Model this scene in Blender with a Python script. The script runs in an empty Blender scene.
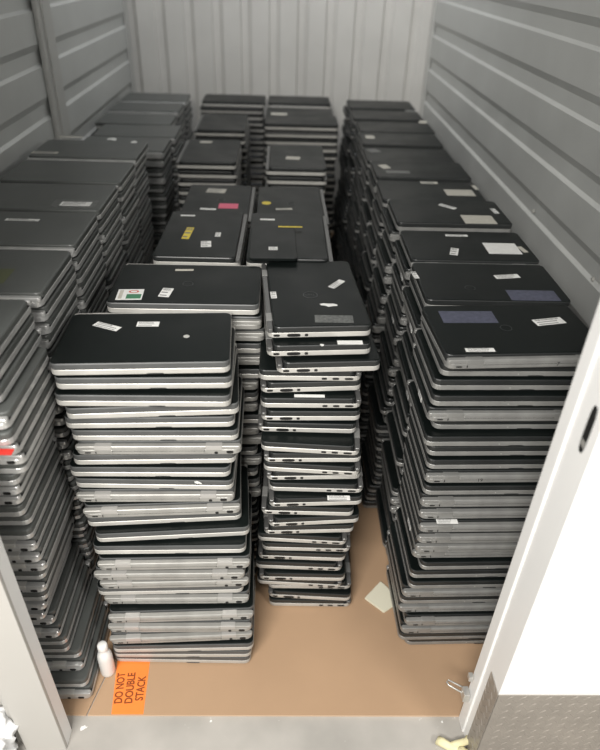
import bpy, bmesh, math, random
from mathutils import Vector, Matrix, noise
random.seed(7)
S = bpy.context.scene
COL = S.collection
PI = math.pi

# ------------------------------------------------------------------ camera geometry
FPX = 635.0; CAMH = 1.55
vy = Vector((-15, 423, 635)).normalized()              # depth axis of the unit, in (right, up, forward) of the camera
vz = -Vector((-32, -955, 635)); vz = (vz - vy * vz.dot(vy)).normalized()
vx = vy.cross(vz)
if vx.x < 0: vx = -vx
def P(x, y, z):                                        # point of the photo lying at height z
    c = Vector((x - 300, 375 - y, FPX))
    r = Vector((vx.dot(c), vy.dot(c), vz.dot(c)))
    t = (z - CAMH) / r.z
    return Vector((0, 0, CAMH)) + r * t

# ------------------------------------------------------------------ helpers
def tag(o, label=None, cat=None, group=None, kind=None):
    if label: o['label'] = label
    if cat: o['category'] = cat
    if group: o['group'] = group
    if kind: o['kind'] = kind
    return o
def link(o, parent=None):
    COL.objects.link(o)
    if parent is not None: o.parent = parent
    return o
def obj(name, bm, mats, parent=None, smooth=False):
    me = bpy.data.meshes.new(name)
    if isinstance(bm, bmesh.types.BMesh):
        bmesh.ops.recalc_face_normals(bm, faces=bm.faces)
        bm.to_mesh(me); bm.free()
    for m in (mats if isinstance(mats, (list, tuple)) else [mats]): me.materials.append(m)
    if smooth:
        for p in me.polygons: p.use_smooth = True
    return link(bpy.data.objects.new(name, me), parent)
def empty(name, loc=(0, 0, 0)):
    o = bpy.data.objects.new(name, None); o.empty_display_size = .05
    o.location = loc; return link(o)
def box(bm, x0, x1, y0, y1, z0, z1, mi=0, bev=0):
    v = [bm.verts.new(p) for p in ((x0,y0,z0),(x1,y0,z0),(x1,y1,z0),(x0,y1,z0),(x0,y0,z1),(x1,y0,z1),(x1,y1,z1),(x0,y1,z1))]
    fs = []
    for q in ((3,2,1,0),(4,5,6,7),(0,1,5,4),(1,2,6,5),(2,3,7,6),(3,0,4,7)):
        f = bm.faces.new([v[i] for i in q]); f.material_index = mi; fs.append(f)
    if bev:
        es = list({e for f in fs for e in f.edges})
        r = bmesh.ops.bevel(bm, geom=es, offset=bev, segments=2, affect='EDGES', profile=.5)
        for f in r['faces']: f.material_index = mi
    return v
def outline(W, D, r, ins=0, seg=4, y0=None, y1=None):
    x1 = W/2 - ins; ya = (-D/2 if y0 is None else y0) + ins; yb = (D/2 if y1 is None else y1) - ins
    r = max(r - ins*.5, .0015)
    pts = []
    for cx, cy, a0 in ((x1-r, ya+r, -PI/2), (x1-r, yb-r, 0), (-x1+r, yb-r, PI/2), (-x1+r, ya+r, PI)):
        for k in range(seg+1):
            a = a0 + PI/2*k/seg
            pts.append((cx + r*math.cos(a), cy + r*math.sin(a)))
    return pts
def slab(bm, W, D, r, levels, seg=4, y0=None, y1=None, topmi=0, botmi=0):
    """levels: (z, inset, material of the band ending here)"""
    prev = None
    for i, (z, ins, mi) in enumerate(levels):
        ring = [bm.verts.new((x, y, z)) for x, y in outline(W, D, r, ins, seg, y0, y1)]
        n = len(ring)
        if prev is None:
            f = bm.faces.new(ring[::-1]); f.material_index = botmi
        else:
            for k in range(n):
                f = bm.faces.new((prev[k], prev[(k+1) % n], ring[(k+1) % n], ring[k])); f.material_index = mi
        prev = ring
    f = bm.faces.new(prev); f.material_index = topmi
def lathe(bm, prof, n=24, c=(0,0,0), mi=0):
    prev = None
    for (r, z) in prof:
        ring = [bm.verts.new((c[0]+r*math.cos(2*PI*k/n), c[1]+r*math.sin(2*PI*k/n), c[2]+z)) for k in range(n)]
        if prev is None: bm.faces.new(ring[::-1]).material_index = mi
        else:
            for k in range(n): bm.faces.new((prev[k], prev[(k+1)%n], ring[(k+1)%n], ring[k])).material_index = mi
        prev = ring
    bm.faces.new(prev).material_index = mi

# ------------------------------------------------------------------ materials
def mat(name, col, rough=.5, metal=0., spec=.5, nscale=0, namt=0, bump=0, bscale=200, rvar=0, coat=0):
    m = bpy.data.materials.new(name); m.use_nodes = True
    nt = m.node_tree; b = nt.nodes['Principled BSDF']
    b.inputs['Base Color'].default_value = (*col, 1)
    b.inputs['Roughness'].default_value = rough; b.inputs['Metallic'].default_value = metal
    b.inputs['Specular IOR Level'].default_value = spec
    b.inputs['Coat Weight'].default_value = coat
    tc = nt.nodes.new('ShaderNodeTexCoord')
    if namt:
        n = nt.nodes.new('ShaderNodeTexNoise'); n.inputs['Scale'].default_value = nscale; n.inputs['Detail'].default_value = 5
        nt.links.new(tc.outputs['Object'], n.inputs['Vector'])
        r = nt.nodes.new('ShaderNodeMapRange'); r.inputs['From Min'].default_value = .3; r.inputs['From Max'].default_value = .7
        r.inputs['To Min'].default_value = 1-namt; r.inputs['To Max'].default_value = 1+namt
        nt.links.new(n.outputs['Fac'], r.inputs['Value'])
        mx = nt.nodes.new('ShaderNodeVectorMath'); mx.operation = 'SCALE'; mx.inputs[0].default_value = col
        nt.links.new(r.outputs['Result'], mx.inputs['Scale']); nt.links.new(mx.outputs['Vector'], b.inputs['Base Color'])
        if rvar:
            r2 = nt.nodes.new('ShaderNodeMapRange'); r2.inputs['From Min'].default_value = .3; r2.inputs['From Max'].default_value = .7
            r2.inputs['To Min'].default_value = rough-rvar; r2.inputs['To Max'].default_value = rough+rvar
            nt.links.new(n.outputs['Fac'], r2.inputs['Value']); nt.links.new(r2.outputs['Result'], b.inputs['Roughness'])
    if bump:
        n = nt.nodes.new('ShaderNodeTexNoise'); n.inputs['Scale'].default_value = bscale
        nt.links.new(tc.outputs['Object'], n.inputs['Vector'])
        bp = nt.nodes.new('ShaderNodeBump'); bp.inputs['Strength'].default_value = bump; bp.inputs['Distance'].default_value = .001
        nt.links.new(n.outputs['Fac'], bp.inputs['Height']); nt.links.new(bp.outputs['Normal'], b.inputs['Normal'])
    return m
M = {}
M['lid_black'] = mat('lid_black', (.0055,.0075,.0072), .36, spec=.17, nscale=9, namt=.2, rvar=.06)
M['lid_side'] = mat('lid_side', (.085,.088,.088), .45, nscale=30, namt=.1)
M['lid_side_dark'] = mat('lid_side_dark', (.022,.024,.024), .4, nscale=30, namt=.1)
M['lid_graphite'] = mat('lid_graphite', (.082,.087,.083), .40, spec=.5, nscale=9, namt=.15, rvar=.05)
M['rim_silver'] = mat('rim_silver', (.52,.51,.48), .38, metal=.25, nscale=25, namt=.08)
M['rim_grey'] = mat('rim_grey', (.30,.30,.29), .36, metal=.35, nscale=25, namt=.12)  # darker right-block rim, partly its dimmer light put into the colour
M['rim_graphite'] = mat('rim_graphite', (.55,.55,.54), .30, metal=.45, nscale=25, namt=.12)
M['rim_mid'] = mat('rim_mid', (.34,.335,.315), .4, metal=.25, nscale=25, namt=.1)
M['cap_mid'] = mat('cap_mid', (.46,.45,.43), .35, metal=.25)
M['cap_silver'] = mat('cap_silver', (.56,.55,.52), .3, metal=.3)
M['hinge_grey'] = mat('hinge_grey', (.13,.13,.128), .35, metal=.4)
M['bottom'] = mat('bottom_black', (.012,.012,.012), .6)
M['port'] = mat('port_black', (.008,.008,.008), .5)
M['paper'] = mat('label_white', (.78,.78,.76), .5, nscale=60, namt=.05)
M['ink'] = mat('label_ink', (.20,.20,.20), .6)
M['beige'] = mat('label_beige', (.52,.50,.44), .5, nscale=60, namt=.07)
M['film'] = mat('label_blue_grey', (.075,.08,.12), .45, nscale=80, namt=.25)
M['film_grey'] = mat('label_clear_grey', (.10,.105,.10), .35, nscale=120, namt=.5)
M['yellow'] = mat('label_yellow', (.70,.55,.05), .5)
M['pink'] = mat('label_pink', (.75,.13,.22), .5)
M['green'] = mat('label_green', (.06,.20,.11), .5)
M['red'] = mat('label_red', (.60,.03,.02), .5)
M['emblem'] = mat('emblem_grey', (.06,.065,.065), .3, metal=.6)

# ------------------------------------------------------------------ laptops
LW, LD, LH = .353, .232, .0330
STY = {'silver': ('lid_black','lid_side','rim_silver'), 'black': ('lid_black','lid_side_dark','rim_silver'),
       'grey': ('lid_black','lid_side_dark','rim_grey'), 'graphite': ('lid_graphite','lid_graphite','rim_graphite')}
def lap_base(style):
    bm = bmesh.new()
    slab(bm, LW, LD, .016, [(0,.012,0),(.004,.005,0),(.0062,.0006,0),(.0074,0,1),(.0172,0,1),(.0182,.0008,1),(.0185,.002,0)], topmi=0)
    return bm
def lap_lid(style):
    bm = bmesh.new()
    slab(bm, LW, LD, .014, [(.0190,.0022,1),(.0196,.0006,1),(.0300,.0002,1),(.0322,.0014,1),(.0330,.0036,0)], y1=LD/2-.013, topmi=0, botmi=1)
    return bm
def lap_hinge_cover(style):
    bm = bmesh.new()
    slab(bm, LW-.001, .0125, .005, [(.0187,.0005,0),(.0195,0,0),(.0262,0,0),(.0276,.0012,0)], y0=LD/2-.0125, y1=LD/2, seg=3)
    return bm
def lap_hinge():
    bm = bmesh.new(); box(bm, -.018, .018, LD/2-.0135, LD/2+.0008, .0168, .0284, 0, .0015); return bm
def lap_battery():
    bm = bmesh.new(); box(bm, -.098, .098, LD/2-.004, LD/2+.0014, .0078, .0245, 0, .001)
    box(bm, -.099, .099, LD/2-.003, LD/2+.0016, .0158, .0164, 1); return bm
def porthole(w, h, face, n=14):
    """dark oval socket standing proud of a face by a hair"""
    bm = bmesh.new(); r = []
    for e in (-.002, .0009):
        r.append([bm.verts.new((w/2*math.copysign(abs(math.cos(a))**.6, math.cos(a)), e, h/2*math.copysign(abs(math.sin(a))**.6, math.sin(a)))) for a in [2*PI*k/n for k in range(n)]])
    bm.faces.new(r[0][::-1]); bm.faces.new(r[1])
    for k in range(n): bm.faces.new((r[0][k], r[0][(k+1)%n], r[1][(k+1)%n], r[1][k]))
    return bm
MESH = {}
def part(key, name, build, mats, parent, loc=(0,0,0), rz=0):
    if key not in MESH:
        o = obj(name, build(), [M[m] for m in mats], parent); MESH[key] = o.data
    else:
        o = link(bpy.data.objects.new(name, MESH[key]), parent)
    o.location = loc; o.rotation_euler.z = rz
    return o
PROTO = {}
def build_laptop(style, face, detail):
    """face: front / rear / left / right is the side that shows in the photo"""
    lid_m, side_m, rim_m = STY[style]
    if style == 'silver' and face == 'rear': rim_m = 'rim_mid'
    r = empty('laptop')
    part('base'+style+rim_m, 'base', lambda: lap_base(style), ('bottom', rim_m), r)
    part('lid'+style, 'lid', lambda: lap_lid(style), (lid_m, side_m), r)
    hm = 'hinge_grey' if style == 'black' else rim_m
    part('hc'+style+rim_m, 'hinge_cover', lambda: lap_hinge_cover(style), (hm,), r)
    if detail:
        h = 'cap_mid' if rim_m == 'rim_mid' else {'silver':'cap_silver','black':'rim_grey','grey':'rim_grey','graphite':'cap_silver'}[style]
        for s in (-1, 1): part('hinge'+h, 'hinge', lap_hinge, (h,), r, (s*.118, 0, 0))
        if face == 'rear':
            part('bat'+rim_m, 'battery', lap_battery, (rim_m, 'port'), r)
            part('pj', 'power_port', lambda: porthole(.015,.0075,0), ('port',), r, (-.152, LD/2-.0002, .0122))
            part('pa', 'audio_port', lambda: porthole(.0075,.006,0), ('port',), r, (-.1225, LD/2, .0105))
            part('lk', 'lock_slot', lambda: porthole(.013,.003,0), ('port',), r, (.150, LD/2, .0115))
            part('ls', 'screw_hole', lambda: porthole(.002,.006,0), ('port',), r, (.133, LD/2, .012))
        if face == 'front':
            part('lat', 'latch', lambda: porthole(.034,.0024,0), ('lid_side_dark',), r, (.028, -LD/2, .0076), PI)
            part('dot', 'indicator_light', lambda: porthole(.0022,.0022,0), ('cap_silver',), r, (-.010, -LD/2, .012), PI)
        if face == 'left':
            part('vga', 'display_port', lambda: porthole(.030,.0075,0), ('port',), r, (-LW/2+.0, .058, .0122), PI/2)
            part('usb', 'usb_port', lambda: porthole(.014,.0055,0), ('port',), r, (-LW/2+.0, .096, .0122), PI/2)
            part('pa', 'audio_port', lambda: porthole(.005,.0045,0), ('port',), r, (-LW/2+.0, .030, .0122), PI/2)
        if face == 'right':
            for q, w in ((.088, .020), (.058, .015), (.032, .012)):
                part('usbr%g' % w, 'usb_port', lambda w=w: porthole(w,.0052,0), ('port',), r, (LW/2, q, .0120), -PI/2)
    return r
ORD = ['top','second','third','fourth','fifth','sixth','seventh','eighth','ninth','tenth','eleventh','twelfth','thirteenth','fourteenth','fifteenth','sixteenth','seventeenth','eighteenth','nineteenth','twentieth','twenty-first','twenty-second','twenty-third','twenty-fourth','twenty-fifth','twenty-sixth','twenty-seventh','twenty-eighth','twenty-ninth','thirtieth','thirty-first']
NIND = 0
def laptop(style, face, detail, center, z, rz, label, tilt=0):
    global NIND
    NIND += 1
    k = (style, face, detail)
    if k not in PROTO:
        r = build_laptop(*k); PROTO[k] = (r, [c for c in r.children])
    else:
        r0, kids = PROTO[k]
        r = r0.copy(); COL.objects.link(r)
        for c0 in kids:
            c = c0.copy(); COL.objects.link(c); c.parent = r
    r.location = (center[0], center[1], z); r.rotation_mode = 'XYZ'
    r.rotation_euler = (tilt, 0, rz)
    for k_ in ('label', 'category', 'group'):
        if k_ in r: del r[k_]
    tag(r, label, 'laptop', 'closed laptops piled in stacks')
    return r
def lid_of(r):
    return [c for c in r.children if c.name.split('.')[0] == 'lid'][0]

STUFF = bmesh.new()
def stuff_laptop(center, z, rz, style):
    mi = {'silver':(0,2,3),'black':(0,2,3),'grey':(0,2,4),'graphite':(1,1,5)}[style]
    b2 = bmesh.new()
    slab(b2, LW, LD, .015, [(0,.010,6),(.006,.0006,6),(.0074,0,mi[2]),(.0172,0,mi[2]),(.0185,.002,6),(.0196,.0006,mi[1]),(.0300,.0002,mi[1]),(.0330,.0036,mi[1])], seg=2, topmi=mi[0], botmi=6)
    mtx = Matrix.Translation((center[0], center[1], z)) @ Matrix.Rotation(rz, 4, 'Z')
    b2.transform(mtx)
    vm = {}
    for v in b2.verts: vm[v] = STUFF.verts.new(v.co)
    for f in b2.faces: STUFF.faces.new([vm[v] for v in f.verts]).material_index = f.material_index
    b2.free()

def place_center(xl, yf, yaw, w, d):
    c, s = math.cos(yaw), math.sin(yaw)
    return (xl + c*w/2 - s*d/2, yf + s*w/2 + c*d/2)
ROT = {'front': 0, 'rear': PI, 'left': PI/2, 'right': -PI/2}
LOOK = {'front': 'front edge', 'rear': 'hinge edge', 'left': 'port side', 'right': 'port side'}
RIM = {'silver': 'silver-rimmed', 'black': 'silver-edged black', 'grey': 'grey-rimmed black', 'graphite': 'dark grey'}
def stack(name, style, faces, xs, ys, yaws, n_ind, ztop, n, phrase, detail=True, detail_n=99, tiltmax=0):
    """faces/xs/ys/yaws are per layer, top first; ztop is the height of the topmost lid"""
    pitch = ztop / n; out = []
    for i in range(n):
        z = (n-1-i)*pitch + .0004
        f = faces(i); side = f in ('left', 'right')
        w, d = (LD, LW) if side else (LW, LD)
        yaw = yaws(i); cx, cy = place_center(xs(i), ys(i), yaw, w, d)
        if i < n_ind:
            where = 'topmost laptop' if i == 0 else '%s laptop from the top' % ORD[i]
            lab = '%s %s of %s' % (RIM[style], where, phrase) if len(RIM[style].split()) + len(phrase.split()) + len(where.split()) < 16 else '%s of %s' % (where, phrase)
            if i == 0: lab = '%s %s of %s' % (RIM[style], 'closed laptop on top', phrase)
            r = laptop(style, f, detail and i < detail_n, (cx, cy), z, ROT[f]+yaw, lab)
            if tiltmax:
                r.rotation_mode = 'XYZ'
                t = -tiltmax*(n-1-i)/(n-1)
                r.matrix_world = Matrix.Translation((cx, cy, z)) @ Matrix.Translation((0,-d/2,0)) @ Matrix.Rotation(t, 4, 'X') @ Matrix.Translation((0,d/2,0)) @ Matrix.Rotation(ROT[f]+yaw, 4, 'Z')
            out.append(r)
        else:
            stuff_laptop((cx, cy), z, ROT[f]+yaw, style)
    return out
def jit(seed, n=40, a=.006):
    rr = random.Random(seed); return [rr.uniform(-a, a) for _ in range(n)]
def auto(name, style, side, xl, yf, n_ind, phrase, ztop=.87, n=26, dx=0., dy=-.07, jx=.006, jy=.004, ja=.012, mix=None, detail=False, detail_n=99):
    """dx, dy: how far the foot of the stack stands from its top"""
    a, b, c = jit(name+'x', a=jx), jit(name+'y', a=jy), jit(name+'a', a=ja)
    rr = random.Random(name+'f')
    opts = ('left', 'right') if side else ('front', 'rear')
    fl = [rr.choice(opts) if mix is None else opts[int(mix[i % len(mix)])] for i in range(n)]
    return stack(name, style, lambda i: fl[i], lambda i: xl + dx*i/n + a[i], lambda i: yf + dy*i/n + b[i], lambda i: c[i], n_ind, ztop, n, phrase, detail, detail_n)
# measured layers of the four front stacks: side shown, x, y, turn (top first)
FL = [('F', -0.452, 1.048, 0.055), ('F', -0.449, 1.049, 0.034), ('F', -0.452, 1.039, 0.008), ('F', -0.436, 1.038, 0.07), ('F', -0.447, 1.05, 0.034), ('F', -0.44, 1.052, 0.015), ('R', -0.434, 1.045, 0.02), ('F', -0.447, 1.05, 0.03), ('F', -0.46, 1.05, 0.005), ('F', -0.454, 1.05, -0.011), ('R', -0.452, 1.038, 0.014), ('R', -0.438, 1.021, 0.053), ('F', -0.437, 1.027, 0.07), ('F', -0.418, 1.01, 0.07), ('F', -0.427, 1.004, 0.018), ('R', -0.417, 0.985, 0.024), ('R', -0.43, 0.984, 0.014), ('R', -0.421, 0.985, 0.028), ('F', -0.435, 0.993, 0.025), ('R', -0.422, 0.993, 0.009), ('R', -0.41, 0.963, 0.034), ('R', -0.415, 0.961, 0.006), ('R', -0.413, 0.95, 0.042), ('F', -0.411, 0.95, 0.018), ('F', -0.417, 0.959, -0.002), ('F', -0.42, 0.968, -0.02)]
FC = [('L', -0.028, 1.207, 0.07), ('L', -0.028, 1.184, 0.07), ('L', -0.006, 1.168, 0.07), ('R', -0.047, 1.19, 0.004), ('L', -0.042, 1.187, 0.069), ('R', -0.043, 1.176, 0.009), ('L', -0.042, 1.171, 0.016), ('L', -0.05, 1.173, -0.023), ('R', -0.043, 1.143, -0.07), ('L', -0.035, 1.14, 0.012), ('R', -0.037, 1.147, -0.07), ('L', -0.029, 1.15, 0.029), ('R', -0.023, 1.148, -0.026), ('L', -0.022, 1.126, 0.043), ('L', -0.042, 1.135, -0.026), ('L', -0.023, 1.123, 0.07), ('L', -0.035, 1.129, 0.035), ('R', -0.053, 1.138, -0.064), ('R', -0.041, 1.135, -0.024), ('L', -0.052, 1.136, -0.04), ('R', -0.059, 1.132, -0.042), ('L', -0.049, 1.121, -0.022), ('R', -0.056, 1.134, -0.063), ('R', -0.026, 1.145, -0.013), ('L', -0.025, 1.141, -0.059), ('R', -0.023, 1.137, -0.015)]
R1 = [('R', 0.342, 1.088, 0), ('F', 0.34, 1.111, 0), ('F', 0.327, 1.105, 0), ('F', 0.326, 1.091, 0), ('R', 0.32, 1.079, 0), ('F', 0.339, 1.093, 0), ('F', 0.321, 1.073, 0), ('F', 0.333, 1.078, 0), ('F', 0.335, 1.07, 0), ('R', 0.333, 1.059, 0), ('F', 0.333, 1.054, 0), ('R', 0.329, 1.047, 0), ('R', 0.329, 1.041, 0), ('R', 0.331, 1.029, 0), ('R', 0.331, 1.024, 0), ('R', 0.33, 1.024, 0), ('R', 0.329, 1.035, 0), ('F', 0.35, 1.026, 0), ('F', 0.329, 1.027, 0), ('F', 0.329, 1.02, 0), ('R', 0.317, 1.019, 0), ('F', 0.315, 1.024, 0), ('R', 0.315, 1.022, 0), ('R', 0.333, 1.004, 0), ('R', 0.326, 1.004, 0), ('F', 0.324, 1.007, 0), ('F', 0.346, 1.014, 0)]
CC = [('F', -0.481, 0.881, 0), ('R', -0.48, 0.88, 0), ('F', -0.475, 0.885, 0), ('R', -0.459, 0.857, 0), ('F', -0.459, 0.854, 0), ('R', -0.46, 0.867, 0), ('R', -0.46, 0.879, 0), ('F', -0.469, 0.891, 0), ('F', -0.49, 0.893, 0), ('R', -0.497, 0.901, 0), ('R', -0.504, 0.908, 0), ('F', -0.506, 0.908, 0), ('F', -0.502, 0.916, 0), ('F', -0.502, 0.907, 0), ('R', -0.5, 0.905, 0), ('R', -0.498, 0.903, 0), ('R', -0.494, 0.908, 0), ('F', -0.504, 0.912, 0), ('R', -0.506, 0.904, 0), ('F', -0.51, 0.907, 0), ('R', -0.519, 0.906, 0), ('R', -0.527, 0.904, 0), ('R', -0.515, 0.915, 0), ('R', -0.505, 0.903, 0), ('F', -0.495, 0.907, 0), ('F', -0.496, 0.909, 0), ('F', -0.475, 0.915, 0), ('R', -0.471, 0.902, 0), ('F', -0.46, 0.88, 0), ('R', -0.453, 0.869, 0)]
FACE = {'F': 'front', 'R': 'rear'}
SIDE = {'L': 'left', 'R': 'right'}
p_FL = 'the wide front stack beside the white bottle'
p_FC = 'the narrow front middle stack'
p_R1 = 'the front stack beside the right door pier'
p_C = 'the front left stack behind the post'
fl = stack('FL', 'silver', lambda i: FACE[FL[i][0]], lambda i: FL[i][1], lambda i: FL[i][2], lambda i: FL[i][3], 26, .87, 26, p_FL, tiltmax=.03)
fc = stack('FC', 'black', lambda i: SIDE[FC[i][0]], lambda i: FC[i][1], lambda i: FC[i][2], lambda i: FC[i][3], 26, .87, 26, p_FC)
r1 = stack('R1', 'grey', lambda i: FACE[R1[i][0]], lambda i: R1[i][1], lambda i: R1[i][2], lambda i: (.06 if i == 0 else .02) + R1[i][3], 27, .87, 27, p_R1)
cc = stack('CC', 'graphite', lambda i: FACE[CC[i][0]], lambda i: CC[i][1]-LW, lambda i: CC[i][2], lambda i: .0, 30, .984, 30, p_C)
# left wall rows
b1 = auto('B1', 'graphite', 0, -.832, 1.144, 16, 'the second stack back on the left', .970, 29, -.02, -.0)
b2 = auto('B2', 'graphite', 0, -.826, 1.386, 10, 'the third stack back on the left', .972, 29, -.02, -.01)
b3 = auto('B3', 'graphite', 0, -.830, 1.632, 6, 'the fourth stack back on the left', .974, 29, -.02, -.02)
b4 = auto('B4', 'graphite', 0, -.830, 1.876, 4, 'the fifth stack back on the left', .974, 29, -.02, -.02)
b5 = auto('B5', 'graphite', 0, -.838, 2.120, 4, 'the sixth stack back on the left', .974, 29, -.02, -.03)
b6 = auto('B6', 'graphite', 0, -.835, 2.60, 7, 'the seventh stack back on the left', .875, 26, 0, -.02)
b7 = auto('B7', 'graphite', 0, -.82, 2.85, 2, 'the eighth stack back on the left', .87, 26, 0, -.02)
b8 = auto('B8', 'graphite', 0, -.88, 3.15, 1, 'the third-last stack back on the left', .86, 26, 0, 0)
b9 = auto('B9', 'graphite', 0, -.885, 3.42, 1, 'the second-last stack back on the left', .86, 26, 0, 0)
b10 = auto('B10', 'graphite', 0, -.88, 3.69, 1, 'the far left corner stack', .86, 26, 0, 0)
# middle rows
l2 = auto('L2', 'silver', 0, -.394, 1.312, 17, 'the second-row stack bearing a green certificate sticker', .87, 26, -.015, -.075, mix='01101010101101001011010101', jx=.009)
l3 = auto('L3', 'black', 1, -.338, 1.564, 4, 'the third-row middle stack with a yellow label', .876, 26, 0, -.02, mix='10')
l4 = auto('L4', 'black', 1, -.322, 1.936, 2, 'the fourth-row stack with a pink label', .845, 25, 0, -.01, mix='10')
m3 = auto('M3', 'black', 1, -.094, 1.568, 4, 'the third-row stack under a slim device', .876, 26, 0, -.02, mix='10')
m4 = auto('M4', 'black', 1, -.084, 1.932, 2, 'the fourth-row stack with a round yellow dot', .845, 25, 0, -.01, mix='10')
l5 = auto('L5', 'black', 1, -.408, 2.49, 5, 'the left stack of the dim fifth-row pair', .87, 26, 0, -.04, mix='0101101', jx=.004)
m5 = auto('M5', 'black', 1, -.063, 2.435, 5, 'the right stack of the dim fifth-row pair', .87, 26, 0, -.04, mix='01', jx=.004)
l6 = auto('L6', 'black', 1, -.40, 3.02, 3, 'the left stack of the dim sixth-row pair', .87, 26, 0, -.02, mix='0110')
m6 = auto('M6', 'black', 0, -.088, 3.17, 4, 'the right stack of the dim sixth-row pair', .87, 26, 0, -.02)
m7 = auto('M7', 'black', 0, -.085, 3.45, 1, 'the seventh-row middle stack', .845, 26, 0, 0)
m8 = auto('M8', 'black', 0, -.08, 3.80, 1, 'the back-wall middle stack', .845, 26, 0, 0)
l8 = auto('L8', 'black', 0, -.46, 3.80, 1, 'the back-wall stack left of the middle', .845, 26, 0, 0)
# right wall rows
ys = [1.352, 1.590, 1.835, 2.095, 2.335, 2.575, 2.82, 3.07, 3.33, 3.60]
xl = [.345, .345, .345, .350, .350, .352, .354, .352, .352, .352]
nn = [21, 16, 12, 9, 6, 4, 2, 2, 1, 1]
words = ['second', 'third', 'fourth', 'fifth', 'sixth', 'seventh', 'eighth', 'ninth', 'tenth', 'last']
rr_ = [auto('R%d' % (k+2), 'grey', 0, xl[k], ys[k], nn[k], 'the %s stack back along the right wall' % words[k], (.872, .870, .884, .868, .874, .866, .872, .868, .870, .870)[k], 26, (-.02, -.055, -.085, -.10, -.10, -.10, -.09, -.08, -.06, -.05)[k], -.075, jx=.013, jy=.003, ja=.014, mix='01001101011010', detail=k < 1) for k in range(10)]
o = obj('laptops', STUFF, [M['lid_black'], M['lid_graphite'], M['lid_side_dark'], M['rim_silver'], M['rim_grey'], M['rim_graphite'], M['bottom']])
tag(o, 'hundreds of closed laptops deep in the lower and rear stacks behind the front ones', 'laptop', kind='stuff')

# ------------------------------------------------------------------ stickers, laid on the lids they belong to
bpy.context.view_layer.update()
def sticker_mesh(w, d, cols, kind, seed=0):
    rr = random.Random(seed); bm = bmesh.new()
    box(bm, -w/2, w/2, -d/2, d/2, 0, .0005, 0)
    h = .0007
    if kind == 'text':                       # printed lines and bars
        n = 3 if d > .012 else 2
        for k in range(n):
            y = -d/2 + d*(k+.5)/n; L = w*rr.uniform(.55, .82); a = -w/2 + w*.08
            if k == n-1:
                x = a
                while x < a+L:
                    b = rr.uniform(.0006, .0016); box(bm, x, x+b, y-d*.12, y+d*.12, .0004, h, 1); x += b + rr.uniform(.0007, .0016)
            else: box(bm, a, a+L, y-d*.05, y+d*.05, .0004, h, 1)
    if kind == 'coa':
        box(bm, -w*.12, w*.45, -d*.40, d*.02, .0004, h, 2)
        box(bm, -w*.42, -w*.28, -d*.4, d*.40, .0004, h, 1)
        for k in range(14):
            a0, a1 = 2*PI*k/14, 2*PI*(k+1)/14
            q = [bm.verts.new((w*.12+w*rr_*math.cos(a), d*.26+w*.6*rr_*math.sin(a), h)) for rr_, a in ((.2,a0),(.2,a1),(.13,a1),(.13,a0))]
            bm.faces.new(q).material_index = 3
    return bm
def to_lid(r, wp):
    lid = lid_of(r); return r.matrix_world.inverted() @ wp
def sticker(r, px, py, w, d, ang=0, kind='plain', mats=('paper','ink'), name='sticker', label=None, shape=None, seed=1):
    """px, py: where the photo shows it on the lid of laptop r; ang: turn in the unit's plan"""
    lid = lid_of(r)
    ztop = r.matrix_world.translation.z + LH
    wp = P(px, py, ztop)
    loc = r.matrix_world.inverted() @ wp; loc.z = LH - .0001
    bm = sticker_mesh(w, d, None, kind, seed) if shape is None else shape
    o = obj(name, bm, [M[m] for m in mats], lid)
    o.location = loc; o.rotation_euler.z = ang - r.rotation_euler.z
    if r.rotation_mode == 'XYZ' and abs(r.rotation_euler.x) > .5: pass
    if label: o['label'] = label
    return o
def torn(w, d, seed):
    rr = random.Random(seed); bm = bmesh.new(); n = 12
    ps = [(w/2*math.cos(2*PI*k/n)*rr.uniform(.6,1.1), d/2*math.sin(2*PI*k/n)*rr.uniform(.4,1.2)) for k in range(n)]
    a = [bm.verts.new((x,y,0)) for x,y in ps]; b = [bm.verts.new((x,y,.0006)) for x,y in ps]
    bm.faces.new(a[::-1]); bm.faces.new(b)
    for k in range(n): bm.faces.new((a[k],a[(k+1)%n],b[(k+1)%n],b[k]))
    return bm
def disc(r_, h=.0006, n=20):
    bm = bmesh.new(); lathe(bm, [(r_, 0), (r_, h)], n); return bm
M['olive'] = mat('label_olive', (.10,.11,.05), .5)
A = fl[0]
sticker(A, 107, 326, .062, .020, -.42, 'text', seed=2); sticker(A, 148, 323.5, .048, .022, .03, 'text', seed=3)
sticker(A, 186.5, 336.5, .014, .011, 0, mats=('cap_silver',), shape=disc(.0065), name='emblem')
# front middle
A = fc[0]
sticker(A, 336.7, 284, .052, .018, .95, 'text', seed=4); sticker(A, 273.5, 295, .014, .034, .1, 'text', seed=5)
sticker(A, 328.5, 305, .046, .016, -.1, mats=('paper',), shape=torn(.046,.016,5), name='sticker', label='torn white sticker')
sticker(A, 334, 319, .086, .034, 0, mats=('film_grey',), label='clear grey label')
bm = bmesh.new()
for k in range(28):
    a0, a1 = 2*PI*k/28, 2*PI*(k+1)/28
    q = [(r_*math.cos(a), r_*math.sin(a)) for r_, a in ((.0175,a0),(.0175,a1),(.0158,a1),(.0158,a0))]
    lo = [bm.verts.new((x,y,0)) for x,y in q]; hi = [bm.verts.new((x,y,.0008)) for x,y in q]
    bm.faces.new(hi)
    for e in range(4): bm.faces.new((lo[e],lo[(e+1)%4],hi[(e+1)%4],hi[e]))
em = sticker(A, 310.3, 295, .03, .03, .07, mats=('emblem',), shape=bm, name='emblem', label='round metal emblem')
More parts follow.
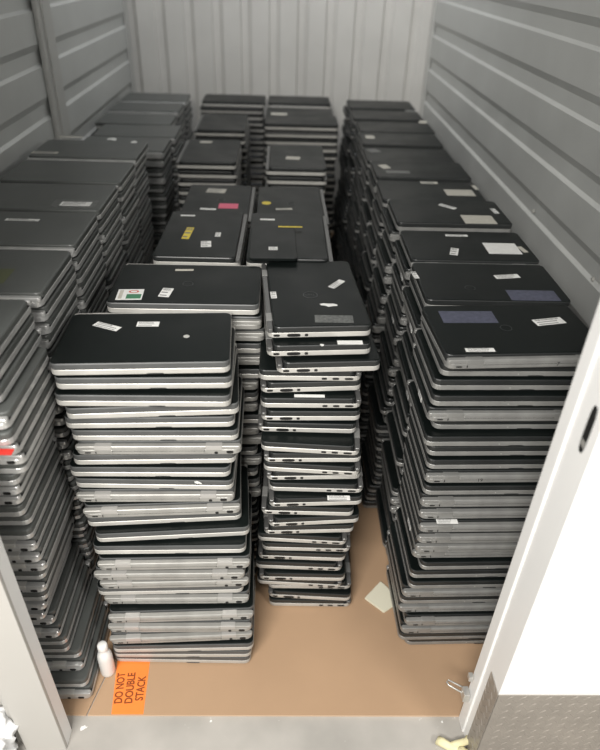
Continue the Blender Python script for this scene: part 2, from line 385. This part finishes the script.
def letters(txt, size, name, m, parent, loc, rz, depth=.0003, ex=None, label=None):
    c = bpy.data.curves.new(name, 'FONT'); c.body = txt; c.size = size; c.align_x = 'CENTER'; c.align_y = 'CENTER'; c.extrude = depth
    if ex: c.offset = ex
    t = bpy.data.objects.new(name, c); COL.objects.link(t)
    bpy.context.view_layer.update()
    me = bpy.data.meshes.new_from_object(t.evaluated_get(bpy.context.evaluated_depsgraph_get()))
    bpy.data.objects.remove(t)
    me.materials.clear(); me.materials.append(m)
    o = link(bpy.data.objects.new(name, me), parent); o.location = loc; o.rotation_euler.z = rz
    if label: o['label'] = label
    return o
lt = letters('DELL', .0105, 'lettering', M['emblem'], lid_of(A), em.location + Vector((0,0,.0004)), em.rotation_euler.z)
ringdata = em.data
def ring(r, px, py):
    e = sticker(r, px, py, .03, .03, 0, shape=bmesh.new(), mats=(), name='emblem'); e.data = ringdata; e.scale = (.75,.75,1)
ring(l2[0], 188, 284); ring(r1[0], 506, 328); ring(l4[0], 221, 200); ring(m4[0], 291, 204); ring(rr_[0][0], 470, 288)
sticker(fc[1], 350, 342.5, .056, .016, .03, 'plain', label='white label'); sticker(fc[1], 322, 345, .012, .014, 0, mats=('paper',), shape=torn(.012,.012,8))
sticker(fc[5], 309.5, 396, .070, .011, .0, 'plain'); sticker(fc[13], 338.7, 498, .056, .016, 0, 'text', seed=6)
# second-row wide stack
A = l2[0]
sticker(A, 130, 294.5, .060, .055, .05, 'coa', ('paper','beige','green','red'), label='white certificate sticker with green block and red ring')
sticker(A, 166, 292.5, .026, .046, -.12, 'text', seed=7); sticker(A, 184.5, 270, .046, .010, .05, mats=('beige',))
# third and fourth rows
A = l3[0]
sticker(A, 188, 233, .021, .088, -.06, 'text', ('yellow','ink'), label='yellow label'); sticker(A, 206, 244, .028, .042, .1, 'text', seed=8)
sticker(A, 218, 234.5, .015, .032, 0, 'text', seed=9); sticker(A, 188, 215.5, .044, .010, 0, 'plain')
A = l4[0]
sticker(A, 216.5, 190.7, .066, .045, -.1, 'text', ('beige','ink'), seed=3); sticker(A, 228.5, 206, .064, .048, 0, mats=('pink',), label='pink label'); sticker(A, 208, 209, .052, .014, -.05, 'plain')
A = m3[0]
sticker(A, 267.5, 219.5, .044, .012, 0, 'plain')
A = m4[0]
sticker(A, 266.5, 203, .03, .03, 0, shape=disc(.0155), mats=('yellow',), label='round yellow dot'); sticker(A, 284, 209, .054, .014, .12, 'text', ('beige','ink'), seed=4)
sticker(m5[0], 293, 158, .056, .040, -.1, mats=('beige',)); sticker(l5[0], 206, 142, .05, .03, 0, mats=('beige',)); sticker(m6[0], 279, 114, .08, .05, 0, mats=('beige',))
# right wall
A = r1[0]
sticker(A, 468, 317, .125, .055, .03, mats=('film',), label='blue-grey film square'); sticker(A, 549, 321.5, .072, .028, .22, 'text', seed=11); sticker(A, 480, 350, .062, .014, .04, 'text', seed=12)
A = rr_[0][0]
sticker(A, 507, 276.5, .066, .022, .16, 'text', seed=13); sticker(A, 533, 295.5, .120, .055, 0, mats=('film',), label='blue-grey film square'); sticker(A, 415, 275, .013, .040, .1, 'text', seed=14)
A = rr_[1][0]
sticker(A, 456.5, 235.5, .066, .014, 0, 'text', seed=15); sticker(A, 454.3, 251.6, .022, .050, -.3, 'text', seed=16); sticker(A, 502, 248.5, .094, .078, 0, mats=('paper',), label='large white square label'); sticker(A, 522.5, 249.5, .014, .042, .2, mats=('beige',))
A = rr_[2][0]
sticker(A, 447.5, 206.5, .058, .020, -.75, 'text', seed=17); sticker(A, 478.6, 219.5, .098, .072, 0, mats=('beige',), label='large beige square label'); sticker(A, 494.5, 211, .015, .045, .1, 'text', seed=18)
A = rr_[3][0]
sticker(A, 429, 182.7, .062, .026, 0, 'text', ('beige','ink'), seed=19); sticker(A, 459.5, 192.7, .100, .066, 0, mats=('beige',), label='large beige square label'); sticker(A, 475, 187.5, .014, .05, .1, mats=('beige',))
A = rr_[4][0]
sticker(A, 384.5, 166.6, .034, .052, .3, mats=('beige',)); sticker(A, 398, 172, .09, .034, 0, mats=('film_grey',))
sticker(rr_[5][0], 373.5, 150.6, .045, .055, .4, mats=('film_grey',)); sticker(rr_[6][0], 370, 137, .04, .055, 0, mats=('beige',))
sticker(rr_[8][0], 423, 122, .04, .06, -.3, mats=('beige',)); sticker(rr_[9][0], 410, 111, .05, .05, 0, mats=('film_grey',))
# left wall
sticker(b2[0], 77, 204, .115, .052, 0, mats=('film_grey',)) if 0 else None
A = b3[0]
sticker(A, 75, 203.5, .118, .060, 0, mats=('film_grey',), label='clear grey label'); q = sticker(A, 76, 204, .080, .032, 0, 'text', seed=21); q.location.z += .0006
sticker(b2[0], 22.5, 219.8, .084, .015, -.02, 'text', seed=22)
sticker(b5[0], 45, 152.5, .085, .024, 0, 'text', ('beige','ink'), seed=23); sticker(b5[0], 112, 139, .04, .06, .5, shape=torn(.04,.05,9), mats=('paper',))
sticker(b5[0], 134, 142, .030, .05, 0, mats=('paper',), shape=torn(.03,.04,4))
sticker(b5[0], 71, 137, .085, .02, 0, 'plain', ('beige',))
sticker(b1[0], 2, 276, .03, .07, 0, mats=('olive',), label='dull olive label')
# red tag sticking out at the corner of one left laptop
sticker(cc[5], 3, 452, .034, .016, 0, mats=('red',), name='tag', label='red tag')

sticker(r1[13], 447, 521.5, .050, .014, 0, 'text', seed=31)
sticker(fl[9], 198, 483.5, .020, .010, -.5, mats=('paper',), shape=torn(.022,.008,11), label='torn white scrap of label')
for r, txt, lx in ((r1[0], '7', -.060), (r1[9], '19', .052)):
    o = letters(txt, .013, 'lettering', M['port'], [c for c in r.children if c.name.split('.')[0] == 'battery'][0], (lx, LD/2+.0017, .0150), 0, .0002)
    o.rotation_euler = (PI/2, 0, PI); o['label'] = 'handwritten black number'
# ------------------------------------------------------------------ side stickers that catch the light
def side_label(r, w=.034):
    o = obj('sticker', sticker_mesh(w, .013, None, 'text', 5), [M['paper'], M['ink']], [c for c in r.children if c.name.split('.')[0] == 'base'][0])
    s = -1 if abs(r.rotation_euler.z) < 1 else 1
    o.location = (s*(LW/2+.0001), .03*s, .0125); o.rotation_euler = (PI/2, 0, s*PI/2)
    o['label'] = 'white label on the side edge'
for r in (r1[4], r1[15], rr_[0][3], rr_[0][9], rr_[1][2], rr_[1][6]): side_label(r)

# ------------------------------------------------------------------ slim device on the third-row stack
bm = bmesh.new(); slab(bm, .126, .240, .008, [(0,.001,0),(.001,0,0),(.0060,0,0),(.0072,.0012,0)])
c = P(271.5, 244, .884); dv = obj('slim_device', bm, M['lid_black']); dv.location = (c.x+.004, c.y+.020, m3[0].location.z + LH + .0013); dv.rotation_euler.z = .02
tag(dv, 'slim black device lying on a third-row laptop, small white label at its front', 'device')
for (px, py, w, d, m_) in ((272.7, 248.5, .024, .022, 'paper'), (291, 222.5, .070, .008, 'yellow')):
    q = P(px, py, dv.location.z+.007); s_ = obj('sticker', sticker_mesh(w, d, None, 'text' if m_ == 'paper' else 'plain', 2), [M[m_], M['ink']], dv)
    s_.location = (q.x-dv.location.x, min(q.y-dv.location.y, .112), .0071); s_['label'] = 'small white label' if m_ == 'paper' else 'yellow strip'

# ------------------------------------------------------------------ setting
def st(o, k='structure'): o['kind'] = k; return o
M['wall'] = mat('wall_galvanised', (.52,.53,.515), .42, metal=.15, nscale=5, namt=.06, rvar=.06)
M['wall_back'] = mat('wall_back', (.62,.61,.58), .45, nscale=4, namt=.05)
M['post'] = mat('post_steel', (.50,.50,.48), .45, metal=.2)
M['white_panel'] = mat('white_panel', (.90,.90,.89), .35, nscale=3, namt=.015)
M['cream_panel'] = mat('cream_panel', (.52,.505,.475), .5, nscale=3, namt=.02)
M['guide'] = mat('guide_white', (.90,.90,.89), .4)
M['kick'] = mat('kick_plate', (.33,.30,.265), .42, metal=.25, nscale=12, namt=.08)
M['zinc'] = mat('zinc', (.62,.61,.58), .3, metal=.6)
XL, XR, YB, ZT = -.905, .862, 4.17, 2.7
Y0 = .84
def corrugated(length0, length1, zs0, period, recess, depth, a0, a1):
    """profile points (u, v): u along the profile direction, v out of the wall"""
    pts = []; u = zs0
    while u < a1:
        pts += [(u, 0), (u+period-recess-.018, 0), (u+period-recess-.008, -depth), (u+period-.024, -depth)]
        u += period
    return [(max(a0, min(a1, p)), v) for p, v in pts]
def wall_side(name, X, s):
    bm = bmesh.new()
    prof = corrugated(0, 0, -.016, .180, .060, .010, 0, ZT); prof.append((ZT, 0))
    for th in (0, .03):
        rows = [[bm.verts.new((X + s*(-v) + s*th, y, u)) for y in (Y0, YB+.03)] for u, v in prof]
        for a, b in zip(rows, rows[1:]):
            if (a[0].co-b[0].co).length > 1e-5: bm.faces.new((a[0], a[1], b[1], b[0]))
    return st(obj(name, bm, M['wall']))
wall_side('wall_left', XL, -1); wr = wall_side('wall_right', XR, 1)
bm = bmesh.new()
prof = corrugated(0, 0, XL-.10, .164, .050, .020, XL-.04, XR+.04); prof.append((XR+.04, 0))
for th in (0, .03):
    rows = [[bm.verts.new((u, YB - v + th, z)) for z in (0, ZT)] for u, v in prof]
    for a, b in zip(rows, rows[1:]):
        if (a[0].co-b[0].co).length > 1e-5: bm.faces.new((a[0], a[1], b[1], b[0]))
st(obj('wall_back', bm, M['wall_back']))
for nm, x in (('trim_1', XL+.005), ('trim_2', XR-.005)):
    bm = bmesh.new(); box(bm, x-.012, x+.012, YB-.03, YB-.006, 0, ZT, 0, .002); st(obj(nm, bm, M['post']))
# steel stud on the left wall
bm = bmesh.new(); box(bm, XL-.0, XL+.022, 2.64, 2.79, 0, ZT, 0, .006); box(bm, XL+.02, XL+.030, 2.67, 2.76, 0, ZT, 0, .004); st(obj('trim_3', bm, M['post']))
# screws on the right wall
for k, (px, py) in enumerate(((534, 211), (593.5, 279))):
    c = Vector((px-300, 375-py, FPX)); d = Vector((vx.dot(c), vy.dot(c), vz.dot(c))); t = XR/d.x; q = Vector((0,0,CAMH))+d*t
    bm = bmesh.new(); lathe(bm, [(.008,0),(.008,.002),(.0055,.002),(.005,.006),(.003,.007)], 6)
    o = obj('screw', bm, M['zinc'], wr); o.rotation_euler = (0, -PI/2, 0); o.location = (XR+.0, q.y, q.z)
# floors
def noise_floor(name, base, dark, speck):
    m = mat(name, base, .75); nt = m.node_tree; b = nt.nodes['Principled BSDF']
    tc = nt.nodes.new('ShaderNodeTexCoord'); n1 = nt.nodes.new('ShaderNodeTexNoise'); n1.inputs['Scale'].default_value = 5; n1.inputs['Detail'].default_value = 8
    n2 = nt.nodes.new('ShaderNodeTexNoise'); n2.inputs['Scale'].default_value = speck; n2.inputs['Detail'].default_value = 3
    r1_ = nt.nodes.new('ShaderNodeValToRGB'); r1_.color_ramp.elements[0].position = .3; r1_.color_ramp.elements[1].position = .7
    r1_.color_ramp.elements[0].color = (*dark, 1); r1_.color_ramp.elements[1].color = (*base, 1)
    r2_ = nt.nodes.new('ShaderNodeValToRGB'); r2_.color_ramp.elements[0].position = .71; r2_.color_ramp.elements[1].position = .75
    mx = nt.nodes.new('ShaderNodeMixRGB'); mx.inputs[2].default_value = (.55,.54,.51,1)
    for n in (n1, n2): nt.links.new(tc.outputs['Object'], n.inputs['Vector'])
    nt.links.new(n1.outputs['Fac'], r1_.inputs['Fac']); nt.links.new(n2.outputs['Fac'], r2_.inputs['Fac'])
    nt.links.new(r2_.outputs['Color'], mx.inputs['Fac']); nt.links.new(r1_.outputs['Color'], mx.inputs[1]); nt.links.new(mx.outputs['Color'], b.inputs['Base Color'])
    return m
bm = bmesh.new(); box(bm, -3, 3, -2.5, 4.4, -.10, -.006)
st(obj('floor', bm, noise_floor('concrete', (.48,.455,.42), (.33,.315,.29), 55)))
M['card'] = mat('cardboard', (.42,.275,.168), .8, nscale=3, namt=.07, bump=.15, bscale=300)
M['card_edge'] = mat('cardboard_edge', (.62,.45,.31), .8)
def sheet(name, pts, z0, z1, label):
    bm = bmesh.new(); a = [bm.verts.new((x,y,z0)) for x,y in pts]; b = [bm.verts.new((x,y,z1)) for x,y in pts]
    bm.faces.new(a[::-1]); bm.faces.new(b); n = len(pts)
    for k in range(n): bm.faces.new((a[k],a[(k+1)%n],b[(k+1)%n],b[k])).material_index = 1
    return tag(obj(name, bm, [M['card'], M['card_edge']]), label, 'cardboard', 'cardboard sheets on the floor')
sheet('cardboard_sheet', [(-.455,.833),(.60,.826),(.80,1.0),(.80,4.1),(-.37,4.1),(-.37,1.05),(-.428,.955)], -.0055, 0, 'large brown cardboard sheet covering the floor in the middle and right')
sheet('cardboard_sheet', [(-.86,.845),(-.459,.833),(-.432,.955),(-.375,1.05),(-.375,4.1),(-.88,4.1)], -.0055, -.0008, 'small brown cardboard piece under the front left laptops')
M['tape'] = mat('orange_paper', (.95,.25,.045), .55, nscale=10, namt=.04)
M['orange_ink'] = mat('label_print', (.22,.05,.01), .6)
q = [P(117.5, 660, 0), P(150, 661, 0), P(143.3, 714.3, 0), P(111.5, 714.3, 0)]
bm = bmesh.new(); a = [bm.verts.new((p.x,p.y,.0001)) for p in q[::-1]]; b = [bm.verts.new((p.x,p.y,.0006)) for p in q[::-1]]
bm.faces.new(a[::-1]); bm.faces.new(b)
for k in range(4): bm.faces.new((a[k],a[(k+1)%4],b[(k+1)%4],b[k]))
lb = obj('warning_label', bm, M['tape']); tag(lb, 'orange warning label reading DO NOT DOUBLE STACK on the brown cardboard', 'label')
for txt, px, py, L in (('DO NOT', 120.2, 688, 30.5), ('DOUBLE', 130.5, 688, 30.5), ('STACK', 141, 688.5, 24.5)):
    c = P(px, py, 0); e0 = P(px-1.2, py+L/2, 0); e1 = P(px+2.4, py-L/2, 0)
    o = letters(txt, .027, 'lettering', M['orange_ink'], lb, (c.x, c.y, .0009), math.atan2((e1-e0).y, (e1-e0).x), .0002, .0006)
    w = o.dimensions.x or 1
    bpy.context.view_layer.update(); w = max(v.co.x for v in o.data.vertices)-min(v.co.x for v in o.data.vertices)
    o.scale = ((e1-e0).length/w, 1.0, 1)
    xm = sum((min(v.co.x for v in o.data.vertices), max(v.co.x for v in o.data.vertices)))/2

# front piers: slightly out of plumb, as in the photo
LEAN_L, LEAN_R = .022, .014
def lean(o, x, y, a):
    o.matrix_world = Matrix.Translation((x, y, 0)) @ Matrix.Rotation(a, 4, 'Y') @ Matrix.Translation((-x, -y, 0)); return o
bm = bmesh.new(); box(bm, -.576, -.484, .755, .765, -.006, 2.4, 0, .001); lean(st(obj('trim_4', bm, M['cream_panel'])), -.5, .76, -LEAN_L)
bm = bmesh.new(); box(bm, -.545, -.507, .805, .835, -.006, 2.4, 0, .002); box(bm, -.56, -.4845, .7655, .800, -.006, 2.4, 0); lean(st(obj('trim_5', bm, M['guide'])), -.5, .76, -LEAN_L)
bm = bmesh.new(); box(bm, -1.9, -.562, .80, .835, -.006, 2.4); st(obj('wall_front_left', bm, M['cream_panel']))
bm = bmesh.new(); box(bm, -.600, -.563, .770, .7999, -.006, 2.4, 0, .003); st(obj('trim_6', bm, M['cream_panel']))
# right pier, with the slot in its inner face
JX, JY = .4535, .714
bm = bmesh.new()
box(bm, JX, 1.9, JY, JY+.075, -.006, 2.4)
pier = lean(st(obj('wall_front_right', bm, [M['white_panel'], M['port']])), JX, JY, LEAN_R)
bm = bmesh.new(); box(bm, JX-.004, JX+.035, JY+.0752, JY+.112, -.006, 2.4, 0, .003); gd = lean(st(obj('trim_7', bm, M['guide'])), JX, JY, LEAN_R)
o = obj('lock_slot', porthole(.017, .088, 0), M['port'], pier); o.location = (JX-.0001, JY+.030, .962); o.rotation_euler.z = PI/2; o['label'] = 'dark lock slot'
bm = bmesh.new(); box(bm, JX-.0014, JX+.001, JY+.023, JY+.036, .930, .942, 0, .0004); obj('lock_bolt', bm, M['zinc'], pier)
# kick plate with raised tread marks
bm = bmesh.new(); zt = .292
box(bm, JX-.0012, 1.9, JY-.0022, JY-.0002, -.005, zt); box(bm, JX-.0022, JX-.0002, JY-.0022, JY+.050, -.005, zt)
def lozenge(c, u, v, n_, L, w, h):
    ends = [c+u*L/2, c-u*L/2]; s1, s2 = c+v*w/2, c-v*w/2; top = [c+u*L*.3+n_*h, c-u*L*.3+n_*h]
    E0, E1, A_, B_, t0, t1 = [bm.verts.new(p) for p in (*ends, s1, s2, *top)]
    for f in ((E0,A_,t0),(A_,t1,t0),(A_,E1,t1),(E1,B_,t1),(B_,t0,t1),(B_,E0,t0)): bm.faces.new(f)
k = 0
for i in range(46):
    for j in range(13):
        x = JX + .012 + i*.0135; z = .008 + j*.0262 + (i % 2)*.0131
        if z > zt-.008: continue
        s = 1 if i % 2 else -1
        u = Vector((1, 0, s*1.0)).normalized(); v = Vector((-u.z, 0, u.x))
        lozenge(Vector((x, JY-.0021, z)), u, v, Vector((0,-1,0)), .020, .0050, .0011)
for i in range(4):
    for j in range(13):
        y = JY + .004 + i*.0135; z = .008 + j*.0262 + (i % 2)*.0131
        if z > zt-.008 or y > JY+.047: continue
        s = 1 if i % 2 else -1
        u = Vector((0, 1, s*1.0)).normalized(); v = Vector((0, -u.z, u.y))
        lozenge(Vector((JX-.0021, y, z)), u, v, Vector((-1,0,0)), .017, .0050, .0011)
kp = obj('kick_plate', bm, M['kick'], pier); kp['label'] = 'diamond tread metal kick plate'
# latch bracket standing off the door guide
def tube(bm, pts, r, n=8):
    prev = None
    for i, p in enumerate(pts):
        d = (pts[min(i+1, len(pts)-1)] - pts[max(i-1, 0)]).normalized()
        a = d.orthogonal().normalized() if prev is None else (pa - d*pa.dot(d)).normalized()
        pa = a; b = d.cross(a)
        ring = [bm.verts.new(p + (a*math.cos(2*PI*k/n) + b*math.sin(2*PI*k/n))*r) for k in range(n)]
        if prev: 
            for k in range(n): bm.faces.new((prev[k], prev[(k+1)%n], ring[(k+1)%n], ring[k]))
        else: bm.faces.new(ring[::-1])
        prev = ring
    bm.faces.new(prev)
lt_ = empty('door_latch', (JX-.004, JY+.10, .12)); tag(lt_, 'small zinc latch with a looped rod on the right door guide', 'latch')
bm = bmesh.new()
pts = [Vector(p) for p in ((0,.0,-.008),(-.022,.010,-.003),(-.042,.020,.002),(-.046,.026,.004),(-.042,.030,.006),(-.022,.020,.004),(0,.010,.0))]
tube(bm, pts, .0022); obj('loop_rod', bm, M['zinc'], lt_, True)
bm = bmesh.new(); box(bm, -.014, .0, -.012, .012, -.016, .012, 0, .0015); obj('bracket', bm, M['zinc'], lt_)
bm = bmesh.new(); box(bm, -.010, .0, -.004, .011, .055, .070, 0, .0015); obj('stop_tab', bm, M['zinc'], lt_)

# ------------------------------------------------------------------ small things on the floor
c = P(108.5, 671.5, 0)
bt = empty('bottle', (c.x, c.y, .0)); tag(bt, 'small white plastic bottle standing on the cardboard between two stacks', 'bottle')
M['plastic'] = mat('white_plastic', (.82,.82,.80), .35, nscale=20, namt=.03)
bm = bmesh.new(); lathe(bm, [(.0145,0),(.0176,.002),(.0184,.008),(.0184,.066),(.0176,.076),(.0140,.087),(.0108,.092),(.0108,.098)], 28); obj('bottle_body', bm, M['plastic'], bt, True)
bm = bmesh.new(); lathe(bm, [(.0122,.0975),(.0126,.099),(.0122,.114),(.0105,.117),(.004,.118)], 24); obj('cap', bm, M['plastic'], bt, True)
q = [P(x, y, 0) for x, y in ((364.2,599.3),(380.5,582.3),(387,588),(391.5,594),(393.5,607),(383.8,613.6))]
bm = bmesh.new(); a = [bm.verts.new((p.x,p.y,.0003)) for p in q]; b = [bm.verts.new((p.x,p.y,.007)) for p in q]
bm.faces.new(a); bm.faces.new(b[::-1])
for k in range(len(q)): bm.faces.new((a[k],b[k],b[(k+1)%len(q)],a[(k+1)%len(q)]))
bmesh.ops.recalc_face_normals(bm, faces=bm.faces); bmesh.ops.bevel(bm, geom=list(bm.edges), offset=.0018, segments=2, affect='EDGES')
o = obj('foam_pad', bm, mat('foam_cream', (.72,.69,.55), .9, bump=.5, bscale=400), None); tag(o, 'cream foam pad lying on the cardboard beside the right front stack', 'foam pad')
# crumpled yellow rag
def crumple(name, m, c, rx, ry, rz, seed, amp=.35, sub=4):
    bm = bmesh.new(); bmesh.ops.create_icosphere(bm, subdivisions=sub, radius=1)
    off = Vector((seed*3.1, seed*1.7, seed*.9))
    for v in bm.verts:
        n = noise.fractal(v.co*1.7+off, 1., 2., 4); n2 = abs(noise.noise(v.co*4.+off))**.6 + .5*abs(noise.noise(v.co*9.+off))**.6
        s = 1 + amp*n - .13*n2
        v.co = Vector((v.co.x*rx*s, v.co.y*ry*s, max(v.co.z*rz*s, -rz*.75)))
    zmin = min(v.co.z for v in bm.verts)
    for v in bm.verts: v.co.z -= zmin
    o = obj(name, bm, m, None, True); o.location = c; return o
M['rag'] = mat('rag_yellow', (.80,.74,.46), .85, nscale=40, namt=.1)
bm = bmesh.new()
c0 = P(437, 741, 0); c1 = P(449, 748, 0); c2 = P(466, 746, 0); c3 = P(470, 756, 0)
z = .006-.006
tube(bm, [Vector((p.x, p.y, zz)) for p, zz in ((c0, .004), (P(442,744,0), .006), (c1, .008), (P(458,751,0), .009), (P(468,757,0), .007))], .0105, 10)
tube(bm, [Vector((p.x, p.y, zz)) for p, zz in ((c1, .008), (P(455,747,0), .012), (P(465,744.5,0), .016), (P(468,741,0), .014))], .0085, 10)
tube(bm, [Vector((p.x, p.y, zz)) for p, zz in ((P(458,751,0), .008), (P(462,757,0), .010), (P(458,765,0), .008))], .012, 10)
for v in bm.verts:
    n = noise.noise_vector(v.co*70); v.co += n*.0022; v.co.z = max(v.co.z, -.0055)
o = obj('rag', bm, M['rag'], None, True); tag(o, 'crumpled pale yellow rag on the floor by the right pier', 'rag')
M['bagw'] = mat('white_film', (.86,.87,.88), .3, nscale=15, namt=.03)
o = crumple('plastic_bag', M['bagw'], (P(4,722,0).x-.03, .735, -.006), .10, .070, .095, 3, .30, 5); tag(o, 'crumpled white plastic bag on the floor left of the door post', 'bag')
# paint chips / scraps
for k, (px, py, w) in enumerate(((83.5, 728, .014), (211, 721, .006), (442, 722, .006))):
    c = P(px, py, -.006); o = obj('paper_scrap', torn(w*1.3, w, k+2), M['paper']); o.location = (c.x, c.y, -.0058); o.rotation_euler.z = .6*k+.3
    tag(o, ['larger white paper scrap on the concrete near the left door post', 'tiny white paper scrap at the middle of the cardboard edge', 'tiny white paper scrap near the yellow rag'][k], 'paper scrap', 'paper scraps on the concrete')

# ------------------------------------------------------------------ light
W = bpy.data.worlds.new('World'); S.world = W; W.use_nodes = True
W.node_tree.nodes['Background'].inputs[0].default_value = (.93,.97,1,1); W.node_tree.nodes['Background'].inputs[1].default_value = .085
def area(name, loc, rot, sx, sy, power, col=(1,1,1)):
    l = bpy.data.lights.new(name, 'AREA'); l.shape = 'RECTANGLE'; l.size = sx; l.size_y = sy; l.energy = power; l.color = col
    o = bpy.data.objects.new(name, l); COL.objects.link(o); o.location = loc; o.rotation_euler = rot; return o
area('hall_light', (-.75, -1.25, 2.5), (math.radians(45), 0, math.radians(-12)), 1.2, .4, 92, (1,.97,.92))
area('hall_light', (-.45, -.40, 2.45), (math.radians(14), 0, 0), .9, .3, 36, (1,.97,.92))
area('hall_light', (1.25, -.55, 1.95), (math.radians(48), 0, math.radians(55)), .5, .3, 22, (1,.97,.92))  # added fill from the right, brightens the left door guide and stack corners
area('back_wall_fill', (0, 3.2, 2.9), (math.radians(52), 0, 0), 1.5, .3, 24, (.97,.98,1))  # added fill above the open unit, stands in for hall light on the back wall

# ------------------------------------------------------------------ camera
cam = bpy.data.cameras.new('Camera'); co = bpy.data.objects.new('Camera', cam); COL.objects.link(co)
rt = Vector((vx.x, vy.x, vz.x)); upv = Vector((vx.y, vy.y, vz.y)); fw = Vector((vx.z, vy.z, vz.z))
co.matrix_world = Matrix(((rt.x, upv.x, -fw.x, 0), (rt.y, upv.y, -fw.y, 0), (rt.z, upv.z, -fw.z, CAMH), (0,0,0,1)))
cam.sensor_fit = 'VERTICAL'; cam.sensor_height = 36; cam.lens = 36*FPX/750
cam.clip_start = .02; cam.dof.use_dof = True; cam.dof.focus_distance = 1.5; cam.dof.aperture_fstop = 2.2
S.camera = co
S.view_settings.view_transform = 'Standard'; S.view_settings.look = 'None'; S.view_settings.gamma = 1
S.view_settings.use_curve_mapping = False; S.view_settings.exposure = 0.04
